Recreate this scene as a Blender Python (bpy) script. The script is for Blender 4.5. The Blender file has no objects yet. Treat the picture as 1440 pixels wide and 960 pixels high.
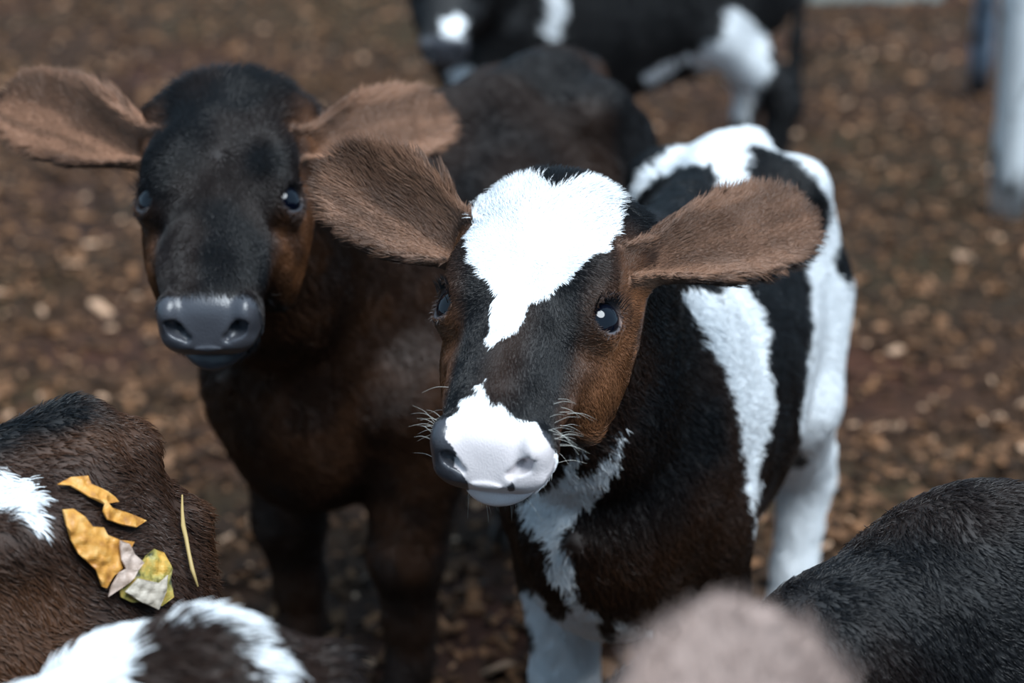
import bpy, bmesh, math
import numpy as np
from mathutils import Vector, Matrix

sc = bpy.context.scene
C = sc.collection
R = np.random.default_rng(7)

# ------------------------------------------------------------------ camera, world, sun, exposure
FPX = 2800.0
CAM = np.array([0.0, 0.0, 1.48])
PITCH = math.radians(20)
VR = np.array([1.0, 0, 0])
VF = np.array([0, math.cos(PITCH), -math.sin(PITCH)])
VU = np.array([0, math.sin(PITCH), math.cos(PITCH)])

cd = bpy.data.cameras.new('camera')
cam = bpy.data.objects.new('camera', cd)
C.objects.link(cam)
cam.location = CAM
cam.rotation_euler = (math.pi / 2 - PITCH, 0, 0)
cd.sensor_width = 36
cd.lens = FPX / 1440 * 36
cd.clip_start = 0.05
cd.dof.use_dof = True
cd.dof.focus_distance = 1.86
cd.dof.aperture_fstop = 3.0
sc.camera = cam

w = bpy.data.worlds.new('world')
sc.world = w
w.use_nodes = True
bg = w.node_tree.nodes['Background']
bg.inputs[0].default_value = (0.48, 0.74, 1.0, 1)      # an even, cool overcast sky
bg.inputs[1].default_value = 0.50

sd = bpy.data.lights.new('sun_offscreen', 'SUN')
sun = bpy.data.objects.new('sun_offscreen', sd)
C.objects.link(sun)
sd.energy = 4.2
sd.angle = math.radians(38)                            # thin overcast: a broad soft sun
sd.color = (0.87, 0.945, 1.0)
sun.rotation_euler = Vector((-0.34, 0.46, -1.0)).to_track_quat('-Z', 'Y').to_euler()
sun.location = (1, -2, 4)

sc.view_settings.view_transform = 'Standard'
sc.view_settings.look = 'None'
sc.view_settings.gamma = 1
sc.view_settings.use_curve_mapping = False
sc.view_settings.exposure = 0.45


def proj(P):
    d = P - CAM
    z = d @ VF
    return np.stack([720 + FPX * (d @ VR) / z, 480 - FPX * (d @ VU) / z], -1)


def unproj(u, v, depth):
    return CAM + depth * (VR * (u - 720) / FPX + VU * (480 - v) / FPX + VF)


# ------------------------------------------------------------------ small helpers
def norm(v):
    return v / np.maximum(np.linalg.norm(v, axis=-1, keepdims=True), 1e-9)


def sstep(a, b, x):
    t = np.clip((x - a) / (b - a), 0, 1)
    return t * t * (3 - 2 * t)


_G = np.random.default_rng(3).random((32, 32, 32))


def noise(P, freq):
    """3D value noise in 0..1"""
    q = np.asarray(P) * freq
    i = np.floor(q).astype(int)
    t = q - i
    t = t * t * (3 - 2 * t)
    o = 0
    for dx in (0, 1):
        for dy in (0, 1):
            for dz in (0, 1):
                wgt = (t[:, 0] if dx else 1 - t[:, 0]) * (t[:, 1] if dy else 1 - t[:, 1]) * (t[:, 2] if dz else 1 - t[:, 2])
                o = o + wgt * _G[(i[:, 0] + dx) % 32, (i[:, 1] + dy) % 32, (i[:, 2] + dz) % 32]
    return o


def in_poly(uv, poly):
    x, y = uv[:, 0], uv[:, 1]
    res = np.zeros(len(uv), bool)
    n = len(poly)
    for k in range(n):
        x0, y0 = poly[k]
        x1, y1 = poly[(k + 1) % n]
        if y0 == y1:
            continue
        c = (y0 > y) != (y1 > y)
        res ^= c & (x < (x1 - x0) * (y - y0) / (y1 - y0) + x0)
    return res


def table(xs, *cols):
    """Catmull-Rom style smooth tables sampled for np.interp"""
    xs = np.array(xs, float)
    t = np.linspace(xs[0], xs[-1], 400)
    out = [t]
    for c in cols:
        c = np.array(c, float)
        m = np.gradient(c, xs)
        k = np.clip(np.searchsorted(xs, t) - 1, 0, len(xs) - 2)
        h = xs[k + 1] - xs[k]
        s = (t - xs[k]) / h
        out.append((2 * s**3 - 3 * s**2 + 1) * c[k] + (s**3 - 2 * s**2 + s) * h * m[k] + (-2 * s**3 + 3 * s**2) * c[k + 1] + (s**3 - s**2) * h * m[k + 1])
    return out


def nrm3(v):
    return np.sqrt(v[:, 0]**2 + v[:, 1]**2 + v[:, 2]**2)


def smin(a, b, k):
    h = np.clip(0.5 + 0.5 * (b - a) / k, 0, 1)
    return b * (1 - h) + a * h - k * h * (1 - h)


def smax(a, b, k):
    return -smin(-a, -b, k)


def cone(P, a, b, ra, rb):
    a = np.asarray(a, float)
    b = np.asarray(b, float)
    ba = b - a
    t = np.clip(((P - a) @ ba) / (ba @ ba), 0, 1)
    q = P - a
    return np.sqrt((q[:, 0] - t * ba[0])**2 + (q[:, 1] - t * ba[1])**2 + (q[:, 2] - t * ba[2])**2) - (ra + (rb - ra) * t)


def ellip(P, c, r, M=None):
    q = P - np.asarray(c, float)
    if M is not None:
        q = q @ np.asarray(M).T
    r = np.asarray(r, float)
    q = q / r
    k0 = nrm3(q)
    k1 = nrm3(q / r)
    return k0 * (k0 - 1) / np.maximum(k1, 1e-6)


# ------------------------------------------------------------------ the shape of a calf (implicit surface)
HT = table([-.070, -.045, -.018, .02, .06, .10, .14, .18, .22, .255, .28, .298, .308, .314],
           [-.022, .006, .030, .050, .060, .059, .051, .043, .036, .031, .025, .012, -.006, -.018],     # dorsal line
           [-.03, -.05, -.066, -.084, -.108, -.124, -.122, -.104, -.078, -.056, -.049, -.046, -.036, -.024],  # ventral line
           [.030, .078, .094, .097, .093, .087, .074, .062, .052, .047, .047, .045, .036, .012])        # half width
EYE_C = np.array([.134, .066, .014])
EYE_N = norm(np.array([.15, .69, .71]))
EYE_T = np.array([-.62, .50, -.42])                # along the slit of the lids, inner to outer corner
EYE_T = norm(EYE_T - EYE_N * (EYE_T @ EYE_N))
EYE_R = .0215


def head_sdf(q, nos=1.0, mw=1.0, chin=-.060):
    """q: head frame, a = poll to muzzle, b = left, c = dorsal; symmetric in b"""
    a, b, c = q[:, 0], np.abs(q[:, 1]), q[:, 2]
    b = b / (1 + (mw - 1) * sstep(.19, .265, a))
    s = np.stack([a, b, c], 1)
    top, bot, wid = (np.interp(a, HT[0], HT[i]) for i in (1, 2, 3))
    c0, hh = (top + bot) / 2, np.maximum((top - bot) / 2, .004)
    cc = c - c0
    weff = np.maximum(wid, .004) * (1 - .30 * np.clip(-cc / hh, 0, 1.2))
    n = 2.5
    f = ((b / weff)**n + (np.abs(cc) / hh)**n)**(1 / n) - 1
    d = f * np.minimum(weff, hh) * .9
    d = np.maximum(d, np.maximum(-.072 - a, a - .316))
    d = smin(d, ellip(s, (.0, 0, .028), (.045, .050, .022)), .03)        # poll
    d = smin(d, ellip(s, (.100, .056, .038), (.042, .024, .018)), .022)      # brow
    d = smin(d, ellip(s, (.125, .056, -.060), (.078, .027, .052)), .035)     # cheek
    d = smin(d, ellip(s, (.185, .045, -.004), (.055, .012, .012)), .02)      # facial crest
    d = smin(d, ellip(s, (.276, .028, -.020), (.034, .024, .026)), .014)     # lip pad
    d = smin(d, ellip(s, (.285, .039, .004), (.020, .013, .019)), .008)      # nostril wing
    d = smin(d, ellip(s, (.256, 0, chin), (.050, .039, .020)), .004)        # chin and lower lip
    d = smax(d, -cone(s, (.270, .050, -.044), (.205, .050, -.050), .0035, .001), .006)   # corner of the mouth
    d = smax(d, -ellip(s, (.166, .074, .014), (.018, .012, .010)), .02)      # hollow before the eye
    # eyelids
    d = smin(d, ellip(s, EYE_C, (.0255, .0238, .0238)), .020)
    t1 = EYE_T
    t2 = np.cross(EYE_N, t1)
    d = smax(d, -ellip(s, EYE_C + EYE_N * .021, (.0195, .0160, .018), np.stack([t1, t2, EYE_N])), .004)
    # nostrils
    d = smax(d, -cone(s, (.308, .021, -.010), (.302, .033, -.002), .0042 * nos, .0064 * nos), .005)
    d = smax(d, -cone(s, (.302, .033, -.002), (.299, .038, .005), .0064 * nos, .0050 * nos), .005)
    d = smax(d, -cone(s, (.303, .029, -.005), (.280, .026, -.004), .0055 * nos, .0035 * nos), .005)
    return d


def ear_sdf(q, L, W):
    """q: ear frame, u = base to tip, v = across, w = out of the cup"""
    u, v, wq = q[:, 0] / L, q[:, 1], q[:, 2]
    hw = W * np.interp(u, [-.15, 0, .15, .35, .55, .75, .88, .96, 1.0], [.30, .36, .62, .92, 1.0, .90, .68, .40, .08])
    cup = np.interp(u, [-.15, 0, .25, .6, 1], [1.1, .95, .55, .30, .15])
    x = np.clip(np.abs(v) / np.maximum(hw, 1e-4), 0, 1.3)
    w0 = cup * hw * x * x - .25 * hw * cup
    th = np.interp(u, [-.1, .2, 1], [.0075, .0050, .0038])
    d1 = np.abs(wq - w0) / np.sqrt(1 + (2 * cup * x)**2 * .7) - th
    d2 = np.maximum(np.abs(v) - hw, np.maximum(u - 1, -.15 - u) * L)
    return smax(d1, d2, .004)


BT = table([-.035, -.02, .03, .09, .16, .25, .36, .47, .57, .66, .74, .80, .835, .85],
           [.60, .69, .768, .806, .822, .806, .795, .798, .815, .795, .73, .655, .59, .56],
           [.56, .515, .475, .455, .450, .435, .405, .385, .375, .378, .40, .44, .49, .54],
           [.01, .055, .10, .130, .137, .138, .146, .150, .140, .120, .10, .078, .05, .01])


class Calf:
    def __init__(s, origin, fwd, scale, head, ears=None, h=.006, hip=0.0, hipx=.085, deep=0.0, stout=1.0, reach=0.0, stance=1.0, face=None):
        s.s = scale
        f = np.array([fwd[0], fwd[1], 0.0])
        s.f = f / np.linalg.norm(f)
        s.l = np.array([-s.f[1], s.f[0], 0])
        s.up = np.array([0, 0, 1.0])
        s.o = np.array([origin[0], origin[1], 0.0])
        s.BM = np.stack([s.f, s.l, s.up])
        s.h = h
        s.hip = hip
        s.deep = deep
        s.hipx = hipx
        s.stout = stout
        s.reach = reach
        s.face = face or {}
        s.stance = stance
        yaw, pit, rol, pos, s.hs = head
        A = np.array([math.sin(yaw) * math.cos(pit), -math.cos(yaw) * math.cos(pit), -math.sin(pit)])
        B0 = np.array([math.cos(yaw), math.sin(yaw), 0])
        C0 = np.cross(A, B0)
        s.B = B0 * math.cos(rol) + C0 * math.sin(rol)
        s.A = A
        s.C = np.cross(A, s.B)
        s.HM = np.stack([s.A, s.B, s.C])
        s.hp = np.asarray(pos, float)
        s.ears = []
        for side in (-1, 1):
            base = s.hw((.034, side * .088, -.008))
            if ears:
                tip, nrm, L, W = ears[(side + 1) // 2]
                tip = np.asarray(tip, float)
                u = norm(tip - base)
                L = np.linalg.norm(tip - base)
                nrm = np.asarray(nrm, float)
            else:
                u = norm(s.B * side * .92 - s.A * .25 + s.C * .1)
                L, W = .15 * s.hs, .044 * s.hs
                nrm = s.C * .5 + s.A * .8
            wv = norm(nrm - u * (nrm @ u))
            s.ears.append((base, np.stack([u, np.cross(wv, u), wv]), L, W))
        s.build_prims()

    def bw(s, p):
        return s.o + s.s * (np.asarray(p, float) @ s.BM)

    def hw(s, p):
        return s.hp + s.hs * (np.asarray(p, float) @ s.HM)

    def build_prims(s):
        k = s.s
        L = []

        def chain(pts, rs):
            for i in range(len(pts) - 1):
                L.append((s.bw(pts[i]), s.bw(pts[i + 1]), rs[i] * k, rs[i + 1] * k))
        s.legs = []
        for y in (-1, 1):
            L = []
            g, w_ = s.reach, y * s.stance
            chain([(.64 + g * .5, w_ * .085, .50), (.61 + g, w_ * .085, .40), (.625 + g, w_ * .078, .255), (.615 + g, w_ * .074, .15), (.615 + g, w_ * .074, .085), (.640 + g, w_ * .075, .035)],
                  [.066 * s.stout, .052 * s.stout, .036 * s.stout, .024 * s.stout, .028, .025])
            s.legs += L
            L = []
            chain([(.10, y * .085, .60), (.165, y * .098, .47), (.03, y * .100, .335), (.005, y * .104, .29), (.03, y * .100, .15), (.045, y * .10, .085), (.072, y * .10, .035)],
                  [.085, .070, .043, .038, .027, .030, .026])
            s.legs += L
        s.hoofs = [(.655 + s.reach, -.075 * s.stance), (.655 + s.reach, .075 * s.stance), (.087, -.10), (.087, .10)]
        L = []
        chain([(.01, 0, .775), (-.045, 0, .72), (-.064, 0, .55), (-.062, 0, .42), (-.055, 0, .30), (-.05, 0, .24)], [.024, .017, .012, .013, .018, .006])
        s.tail = L
        back, thr = s.hw((.03, 0, -.02)), s.hw((.085, 0, -.055))
        wth, brk = s.bw((.60, 0, .735)), s.bw((.715, 0, .57))
        m1 = (back + wth) / 2 + s.up * .01
        m2 = (thr + brk) / 2 - s.f * .015
        hs = s.hs
        s.neck = [(wth, m1, .080 * k, .068 * k), (m1, back, .068 * k, .062 * hs),
                  (brk, m2, .100 * k, .078 * k), (m2, thr, .078 * k, .052 * hs),
                  ((wth + brk) / 2, (back + thr) / 2, .10 * k, .062 * hs)]

    def parts(s, P):
        k = s.s
        q = ((P - s.o) @ s.BM.T) / k
        x, y, z = q[:, 0], np.abs(q[:, 1]), q[:, 2]
        qs = np.stack([x, y, z], 1)
        top, bot, wid = (np.interp(x, BT[0], BT[i]) for i in (1, 2, 3))
        top = top + s.hip * np.exp(-((x - s.hipx) / .075)**2)
        bot = bot - s.deep * sstep(.0, .2, x) * sstep(.86, .74, x)
        c0, hh = (top + bot) / 2, np.maximum((top - bot) / 2, .008)
        zz = (z - c0) / hh
        weff = np.maximum(wid, .008) * (1 + .06 * np.clip(-zz, -.6, .6) - .18 * np.clip(zz - .2, 0, 1))
        n = 2.15
        d = (((y / weff)**n + np.abs(zz)**n)**(1 / n) - 1) * np.minimum(weff, hh) * .95
        d = np.maximum(d, np.maximum(-.04 - x, x - .86))
        d = smin(d, ellip(qs, (.145, .100, .765 + s.hip * .25), (.050, .030, .028)), .05)       # hip bones
        d = smin(d, ellip(qs, (-.005, .055, .70), (.030, .026, .030)), .05)      # pin bones
        d = smin(d, ellip(qs, (.085, .085, .60), (.115, .058, .16)), .06)        # thigh
        d = smin(d, ellip(qs, (.635, .088, .60), (.085, .036, .155)), .05)       # shoulder blade
        d = smin(d, ellip(qs, (.36, .09, .56), (.20, .058, .13)), .05)           # rib cage
        d = smin(d, ellip(qs, (.30, 0, .79 + s.hip * .3), (.32, .022, .022)), .05)             # spine
        d = d * k
        px, py, pz = (np.ascontiguousarray(P[:, i]) for i in range(3))
        for prims, kk in ((s.legs, .022), (s.tail, .018), (s.neck, .045)):
            for a, b, ra, rb in prims:
                mc, mr = (a + b) / 2, np.abs(b - a).max() / 2 + max(ra, rb) + .09
                m = (np.abs(px - mc[0]) < mr) & (np.abs(py - mc[1]) < mr) & (np.abs(pz - mc[2]) < mr)
                if m.any():
                    d[m] = smin(d[m], cone(P[m], a, b, ra, rb), kk * k)
        d = np.maximum(d, .035 * k - P[:, 2])

        def near(c, r, fn):
            v = nrm3(P - c) - r
            m = v < .06
            v = np.maximum(v, .05)
            if m.any():
                v[m] = fn(P[m])
            return v
        hd = near(s.hw((.12, 0, -.02)), .24 * s.hs, lambda p: head_sdf((p - s.hp) @ s.HM.T / s.hs, **s.face) * s.hs)
        es = [near(b + M[0] * L * .45, L * .75, lambda p: ear_sdf((p - b) @ M.T, L, W)) for b, M, L, W in s.ears]
        return d, hd, es[0], es[1]

    def sdf(s, P):
        d, hd, e0, e1 = s.parts(P)
        r = smin(hd, smin(e0, e1, .005), .014)
        # the head keeps its own outline: only its rear blends into the neck
        return smin(d, r, .03)

    def mesh(s):
        h = s.h
        pts = [s.bw(p) for p in ((-.1, -.2, 0), (-.1, .2, .9), (.9, -.2, .9), (.9, .2, 0))]
        pts += [s.hw(p) for p in ((-.1, -.1, -.12), (.33, .1, .1), (.33, -.1, -.12), (-.1, .1, .1), (-.1, .1, -.12), (.33, .1, -.12), (-.1, -.1, .1), (.33, -.1, .1))]
        for b, M, L, W in s.ears:
            pts += [b + M[0] * L + M[1] * W, b + M[0] * L - M[1] * W, b + M[0] * L * .5 + M[2] * W * 1.5]
        pts = np.array(pts)
        lo, hi = pts.min(0) - .06, pts.max(0) + .06
        nb = 8
        B = nb * h
        nbk = np.ceil((hi - lo) / B).astype(int)
        gi = np.stack(np.meshgrid(*[np.arange(k) for k in nbk], indexing='ij'), -1).reshape(-1, 3)
        dc = s.sdf(lo + (gi + .5) * B)
        near = np.abs(dc) < B * 1.25
        D = np.repeat(np.repeat(np.repeat(dc.reshape(nbk), nb, 0), nb, 1), nb, 2).astype(np.float32)
        loc = np.stack(np.meshgrid(*[np.arange(nb)] * 3, indexing='ij'), -1).reshape(-1, 3)
        gidx = (gi[near][:, None, :] * nb + loc[None]).reshape(-1, 3)
        for c in np.array_split(np.arange(len(gidx)), max(1, len(gidx) // 400000)):
            g = gidx[c]
            D[g[:, 0], g[:, 1], g[:, 2]] = s.sdf(lo + (g + .5) * h)
        return surface_nets(D, lo + .5 * h, h)

    def project(s, V, it=3):
        e = 4e-4
        for _ in range(it):
            d = s.sdf(V)
            g = np.stack([(s.sdf(V + np.eye(3)[i] * e) - d) / e for i in range(3)], 1)
            V = V - np.clip(d / np.maximum((g * g).sum(1), .09), -.006, .006)[:, None] * g
        return V

    def grad(s, V, e=4e-4):
        return np.stack([(s.sdf(V + np.eye(3)[i] * e) - s.sdf(V - np.eye(3)[i] * e)) / (2 * e) for i in range(3)], 1)


def surface_nets(D, lo, h):
    S = D < 0
    n = np.array(D.shape)
    cnt = np.zeros(n - 1, np.int8)
    for dx in (0, 1):
        for dy in (0, 1):
            for dz in (0, 1):
                cnt += S[dx:n[0] - 1 + dx, dy:n[1] - 1 + dy, dz:n[2] - 1 + dz]
    cells = np.argwhere((cnt > 0) & (cnt < 8))
    idx = -np.ones(n - 1, np.int64)
    idx[tuple(cells.T)] = np.arange(len(cells))
    acc = np.zeros((len(cells), 3))
    num = np.zeros(len(cells))
    corners = [(a, b, c) for a in (0, 1) for b in (0, 1) for c in (0, 1)]
    for i, p in enumerate(corners):
        for q in corners[i + 1:]:
            if sum(abs(x - y) for x, y in zip(p, q)) != 1:
                continue
            va = D[tuple((cells + p).T)]
            vb = D[tuple((cells + q).T)]
            m = (va < 0) != (vb < 0)
            t = np.where(m, va / np.where(m, va - vb, 1), 0)
            acc += np.where(m[:, None], np.array(p) + t[:, None] * (np.array(q) - np.array(p)), 0)
            num += m
    V = lo + (cells + acc / num[:, None]) * h
    F = []
    for ax in range(3):
        sl0 = [slice(None)] * 3
        sl1 = [slice(None)] * 3
        sl0[ax], sl1[ax] = slice(0, -1), slice(1, None)
        a, b = S[tuple(sl0)], S[tuple(sl1)]
        e = np.argwhere(a != b)
        o1, o2 = [(1, 2), (2, 0), (0, 1)][ax]
        e = e[(e[:, o1] > 0) & (e[:, o2] > 0) & (e[:, o1] < n[o1] - 1) & (e[:, o2] < n[o2] - 1)]
        flip = ~a[tuple(e.T)]
        q = []
        for u, v in ((-1, -1), (0, -1), (0, 0), (-1, 0)):
            c = e.copy()
            c[:, o1] += u
            c[:, o2] += v
            q.append(idx[tuple(c.T)])
        q = np.stack(q, 1)
        q[flip] = q[flip][:, ::-1]
        F.append(q)
    F = np.concatenate(F)
    return V, F[(F >= 0).all(1)]


# ------------------------------------------------------------------ materials
def new_mat(name):
    m = bpy.data.materials.new(name)
    m.use_nodes = True
    return m, m.node_tree.nodes, m.node_tree.links, m.node_tree.nodes['Principled BSDF']


def coat_material(name, hair):
    m, N, L, b = new_mat(name)
    at = N.new('ShaderNodeAttribute')
    at.attribute_name = 'coat'
    L.new(at.outputs['Color'], b.inputs['Base Color'])
    if hair:
        b.inputs['Roughness'].default_value = .31
        b.inputs['Specular IOR Level'].default_value = .30
    else:
        gl = N.new('ShaderNodeAttribute')
        gl.attribute_name = 'gloss'
        mr = N.new('ShaderNodeMapRange')
        mr.inputs['To Min'].default_value = .70
        mr.inputs['To Max'].default_value = .32
        L.new(gl.outputs['Fac'], mr.inputs['Value'])
        L.new(mr.outputs[0], b.inputs['Roughness'])
        nz = N.new('ShaderNodeTexNoise')
        nz.inputs['Scale'].default_value = 420
        bp = N.new('ShaderNodeBump')
        bp.inputs['Strength'].default_value = .18
        bp.inputs['Distance'].default_value = .002
        L.new(nz.outputs['Fac'], bp.inputs['Height'])
        L.new(bp.outputs[0], b.inputs['Normal'])
    return m


M_SKIN = coat_material('calf_skin', False)
M_HAIR = coat_material('calf_hair', True)


def simple(name, col, rough=.6, spec=.5):
    m, N, L, b = new_mat(name)
    b.inputs['Base Color'].default_value = (*col, 1)
    b.inputs['Roughness'].default_value = rough
    b.inputs['Specular IOR Level'].default_value = spec
    return m


def eye_material():
    m, N, L, b = new_mat('calf_eye')
    tc = N.new('ShaderNodeTexCoord')
    sp = N.new('ShaderNodeSeparateXYZ')
    L.new(tc.outputs['Object'], sp.inputs[0])
    mp = N.new('ShaderNodeMath')
    mp.operation = 'MULTIPLY'
    mp.inputs[1].default_value = 1 / EYE_R
    L.new(sp.outputs['Z'], mp.inputs[0])
    r = N.new('ShaderNodeValToRGB')
    L.new(mp.outputs[0], r.inputs[0])
    e = r.color_ramp.elements
    e[0].position, e[0].color = .50, (.50, .50, .52, 1)
    e[1].position, e[1].color = .58, (.012, .012, .016, 1)
    x = e.new(.80)
    x.color = (.002, .003, .007, 1)
    x = e.new(.93)
    x.color = (.001, .002, .006, 1)
    L.new(r.outputs[0], b.inputs['Base Color'])
    b.inputs['Roughness'].default_value = .05
    return m


M_EYE = eye_material()
M_HOOF = simple('hoof_horn', (.035, .026, .022), .45)
M_LASH = simple('eyelash_hair', (.004, .004, .005), .5, .1)
M_WHISK = simple('whisker_hair', (.55, .54, .50), .35)


def link(name, data, parent=None, mat=None):
    o = bpy.data.objects.new(name, data)
    C.objects.link(o)
    if mat:
        data.materials.append(mat)
    if parent:
        o.parent = parent
        o.matrix_parent_inverse = parent.matrix_world.inverted()
    return o


def to_local(root, P):
    return P - np.array(root.location)


def curves_object(name, P, rad, col, mat, parent, off):
    """P: (n, k, 3) points of n hairs"""
    n, k, _ = P.shape
    cu = bpy.data.hair_curves.new(name)
    cu.add_curves([k] * n)
    cu.position_data.foreach_set('vector', (P - off).astype(np.float32).ravel())
    ra = cu.attributes.new('radius', 'FLOAT', 'POINT')
    ra.data.foreach_set('value', rad.astype(np.float32).ravel())
    if col is not None:
        ca = cu.attributes.new('coat', 'FLOAT_COLOR', 'CURVE')
        c4 = np.concatenate([col, np.ones((n, 1))], 1)
        ca.data.foreach_set('color', c4.astype(np.float32).ravel())
    cu.materials.append(mat)
    o = bpy.data.objects.new(name, cu)
    C.objects.link(o)
    o.parent = parent
    return o


# ------------------------------------------------------------------ building one calf
def view_face(P, N):
    return (N * norm(CAM - P)).sum(1)


def build_calf(cf, label, group, coat, n_head, n_body, refine, hair_w=1.0, lash=True, tuft=0.0, hair_len=1.0, whisk=False, head_hair=1.0):
    root = bpy.data.objects.new('calf', None)
    C.objects.link(root)
    root.location = Vector(cf.bw((.4, 0, 0)))
    root.empty_display_size = .1
    root['label'] = label
    root['category'] = 'calf'
    root['group'] = group
    off = np.array(root.location)
    V, F = cf.mesh()
    V = cf.project(V, 2)
    if refine:
        me = bpy.data.meshes.new('tmp')
        me.from_pydata(V.tolist(), [], F.tolist())
        bm = bmesh.new()
        bm.from_mesh(me)
        for lvl in range(refine):
            bm.verts.ensure_lookup_table()
            q = (np.array([v.co[:] for v in bm.verts]) - cf.hp) @ cf.HM.T / cf.hs
            if lvl == 0:
                sel = (q[:, 0] > -.06) & (q[:, 0] < .33) & (np.abs(q[:, 1]) < .105) & (q[:, 2] > -.13) & (q[:, 2] < .1)
            else:
                qa = np.stack([q[:, 0], np.abs(q[:, 1]), q[:, 2]], 1)
                sel = ((q[:, 0] > .235) & (q[:, 0] < .33) & (qa[:, 1] < .08) & (np.abs(q[:, 2]) < .1)) | (np.linalg.norm(qa - EYE_C, axis=1) < .038)
            ed = {e for i in np.flatnonzero(sel) for f in bm.verts[i].link_faces for e in f.edges}
            bmesh.ops.subdivide_edges(bm, edges=list(ed), cuts=1, use_grid_fill=True)
            bm.verts.ensure_lookup_table()
            vv = np.array([v.co[:] for v in bm.verts])
            q = (vv - cf.hp) @ cf.HM.T / cf.hs
            ii = np.flatnonzero((q[:, 0] > -.08) & (q[:, 0] < .34) & (np.abs(q[:, 1]) < .12) & (np.abs(q[:, 2]) < .14))
            vv[ii] = cf.project(vv[ii], 3)
            for i in ii:
                bm.verts[i].co = vv[i]
            if lvl == refine - 1:
                mz = np.flatnonzero((q[:, 0] > .225) & (q[:, 0] < .33) & (np.abs(q[:, 1]) < .09) & (np.abs(q[:, 2]) < .1))
                for _ in range(2):
                    bmesh.ops.smooth_vert(bm, verts=[bm.verts[i] for i in mz], factor=.5, use_axis_x=True, use_axis_y=True, use_axis_z=True)
        bmesh.ops.triangulate(bm, faces=[f for f in bm.faces if len(f.verts) > 4])
        bm.to_mesh(me)
        bm.free()
        V = np.array([v.co[:] for v in me.vertices])
        F = [tuple(p.vertices) for p in me.polygons]
        bpy.data.meshes.remove(me)
    else:
        F = [tuple(f) for f in F]
    N = norm(cf.grad(V, 1.5e-3))
    pd = np.stack(cf.parts(V), 1)
    col, gloss, bare = coat(cf, V, N, pd)
    me = bpy.data.meshes.new('body')
    me.from_pydata((V - off).tolist(), [], F)
    me.polygons.foreach_set('use_smooth', np.ones(len(me.polygons), bool))
    at = me.attributes.new('coat', 'FLOAT_COLOR', 'POINT')
    at.data.foreach_set('color', np.concatenate([col, np.ones((len(V), 1))], 1).astype(np.float32).ravel())
    at = me.attributes.new('gloss', 'FLOAT', 'POINT')
    at.data.foreach_set('value', gloss.astype(np.float32))
    me.materials.append(M_SKIN)
    body = bpy.data.objects.new('body', me)
    C.objects.link(body)
    body.parent = root
    # fur
    T = []
    for f in F:
        T.append(f[:3])
        if len(f) == 4:
            T.append((f[0], f[2], f[3]))
    T = np.array(T)
    a, b, c = V[T[:, 0]], V[T[:, 1]], V[T[:, 2]]
    cr = np.cross(b - a, c - a)
    area = np.linalg.norm(cr, axis=1) / 2
    cen = (a + b + c) / 3
    tp = pd[T[:, 0]]
    ishead = np.minimum(np.minimum(tp[:, 1], tp[:, 2]), tp[:, 3]) < tp[:, 0]
    vis = .25 + .75 * sstep(-.5, .0, view_face(cen, N[T[:, 0]]))
    roots = []
    for msk, cnt in ((ishead, n_head), (~ishead, n_body)):
        wgt = area * msk * vis
        if cnt == 0 or wgt.sum() == 0:
            continue
        roots.append(R.choice(len(T), cnt, p=wgt / wgt.sum()))
    ti = np.concatenate(roots)
    r1, r2 = R.random((2, len(ti)))
    fl = r1 + r2 > 1
    r1[fl], r2[fl] = 1 - r1[fl], 1 - r2[fl]
    P = a[ti] + (b - a)[ti] * r1[:, None] + (c - a)[ti] * r2[:, None]
    Nn = N[T[ti, 0]]
    pdh = pd[T[ti, 0]]
    col, gloss, bare = coat(cf, P, Nn, pdh, hair=True)
    keep = R.random(len(P)) > bare
    P, Nn, pdh, col = P[keep], Nn[keep], pdh[keep], col[keep]
    n = len(P)
    q = (P - cf.hp) @ cf.HM.T / cf.hs
    bq = ((P - cf.o) @ cf.BM.T) / cf.s
    wh = sstep(-.02, .03, pdh[:, 0] - np.minimum(np.minimum(pdh[:, 1], pdh[:, 2]), pdh[:, 3]))[:, None]
    we = [sstep(.006, .0, pdh[:, 2 + i] - np.minimum(pdh[:, 0], pdh[:, 1]))[:, None] for i in (0, 1)]
    # flow of the coat
    fb = -cf.f * .75 + np.where(bq[:, 0:1] > .62, -1.0, -.55) * cf.up
    fh = (np.clip((q[:, 0:1] - .105) / .05, -1, 1) * cf.A + np.clip(q[:, 1:2] / .05, -1, 1) * .8 * cf.B
          - sstep(.03, -.04, q[:, 2:3]) * cf.C * .9 - sstep(.04, -.04, q[:, 2:3]) * cf.A * .6)
    flow = fb * (1 - wh) + fh * wh
    for i in (0, 1):
        bs, M, L, W = cf.ears[i]
        eq = (P - bs) @ M.T
        fe = M[0] * 1.0 + M[1] * np.clip(eq[:, 1:2] / W, -1, 1) * .75
        flow = flow * (1 - we[i]) + fe * we[i]
    jit = np.stack([noise(P + k * 7.3, 55) for k in range(3)], 1) - .5
    jit2 = np.stack([noise(P + k * 3.1 + 5, 16) for k in range(3)], 1) - .5
    flow = norm(flow) + jit * .8 + jit2 * .7 + R.normal(0, .16, (n, 3))
    flow = norm(flow - Nn * (flow * Nn).sum(1, keepdims=True))
    ln = .017 * (1 - wh[:, 0]) + wh[:, 0] * (.007 * head_hair + .006 * sstep(.09, .0, q[:, 0]) + .006 * sstep(.0, -.06, q[:, 2]))
    for i in (0, 1):
        bs, M, L, W = cf.ears[i]
        eq = (P - bs) @ M.T
        edge = sstep(.55, 1.0, np.abs(eq[:, 1]) / W + .3 * np.clip(eq[:, 0] / L, 0, 1))
        ln = ln * (1 - we[i][:, 0]) + we[i][:, 0] * (.012 + .008 * edge)
    ln = ln * (1 - .55 * sstep(.25, .31, q[:, 0]) * wh[:, 0])
    topk = wh[:, 0] * np.exp(-((q[:, 0] + .015) / .035)**2) * sstep(-.01, .03, q[:, 2])
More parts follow.
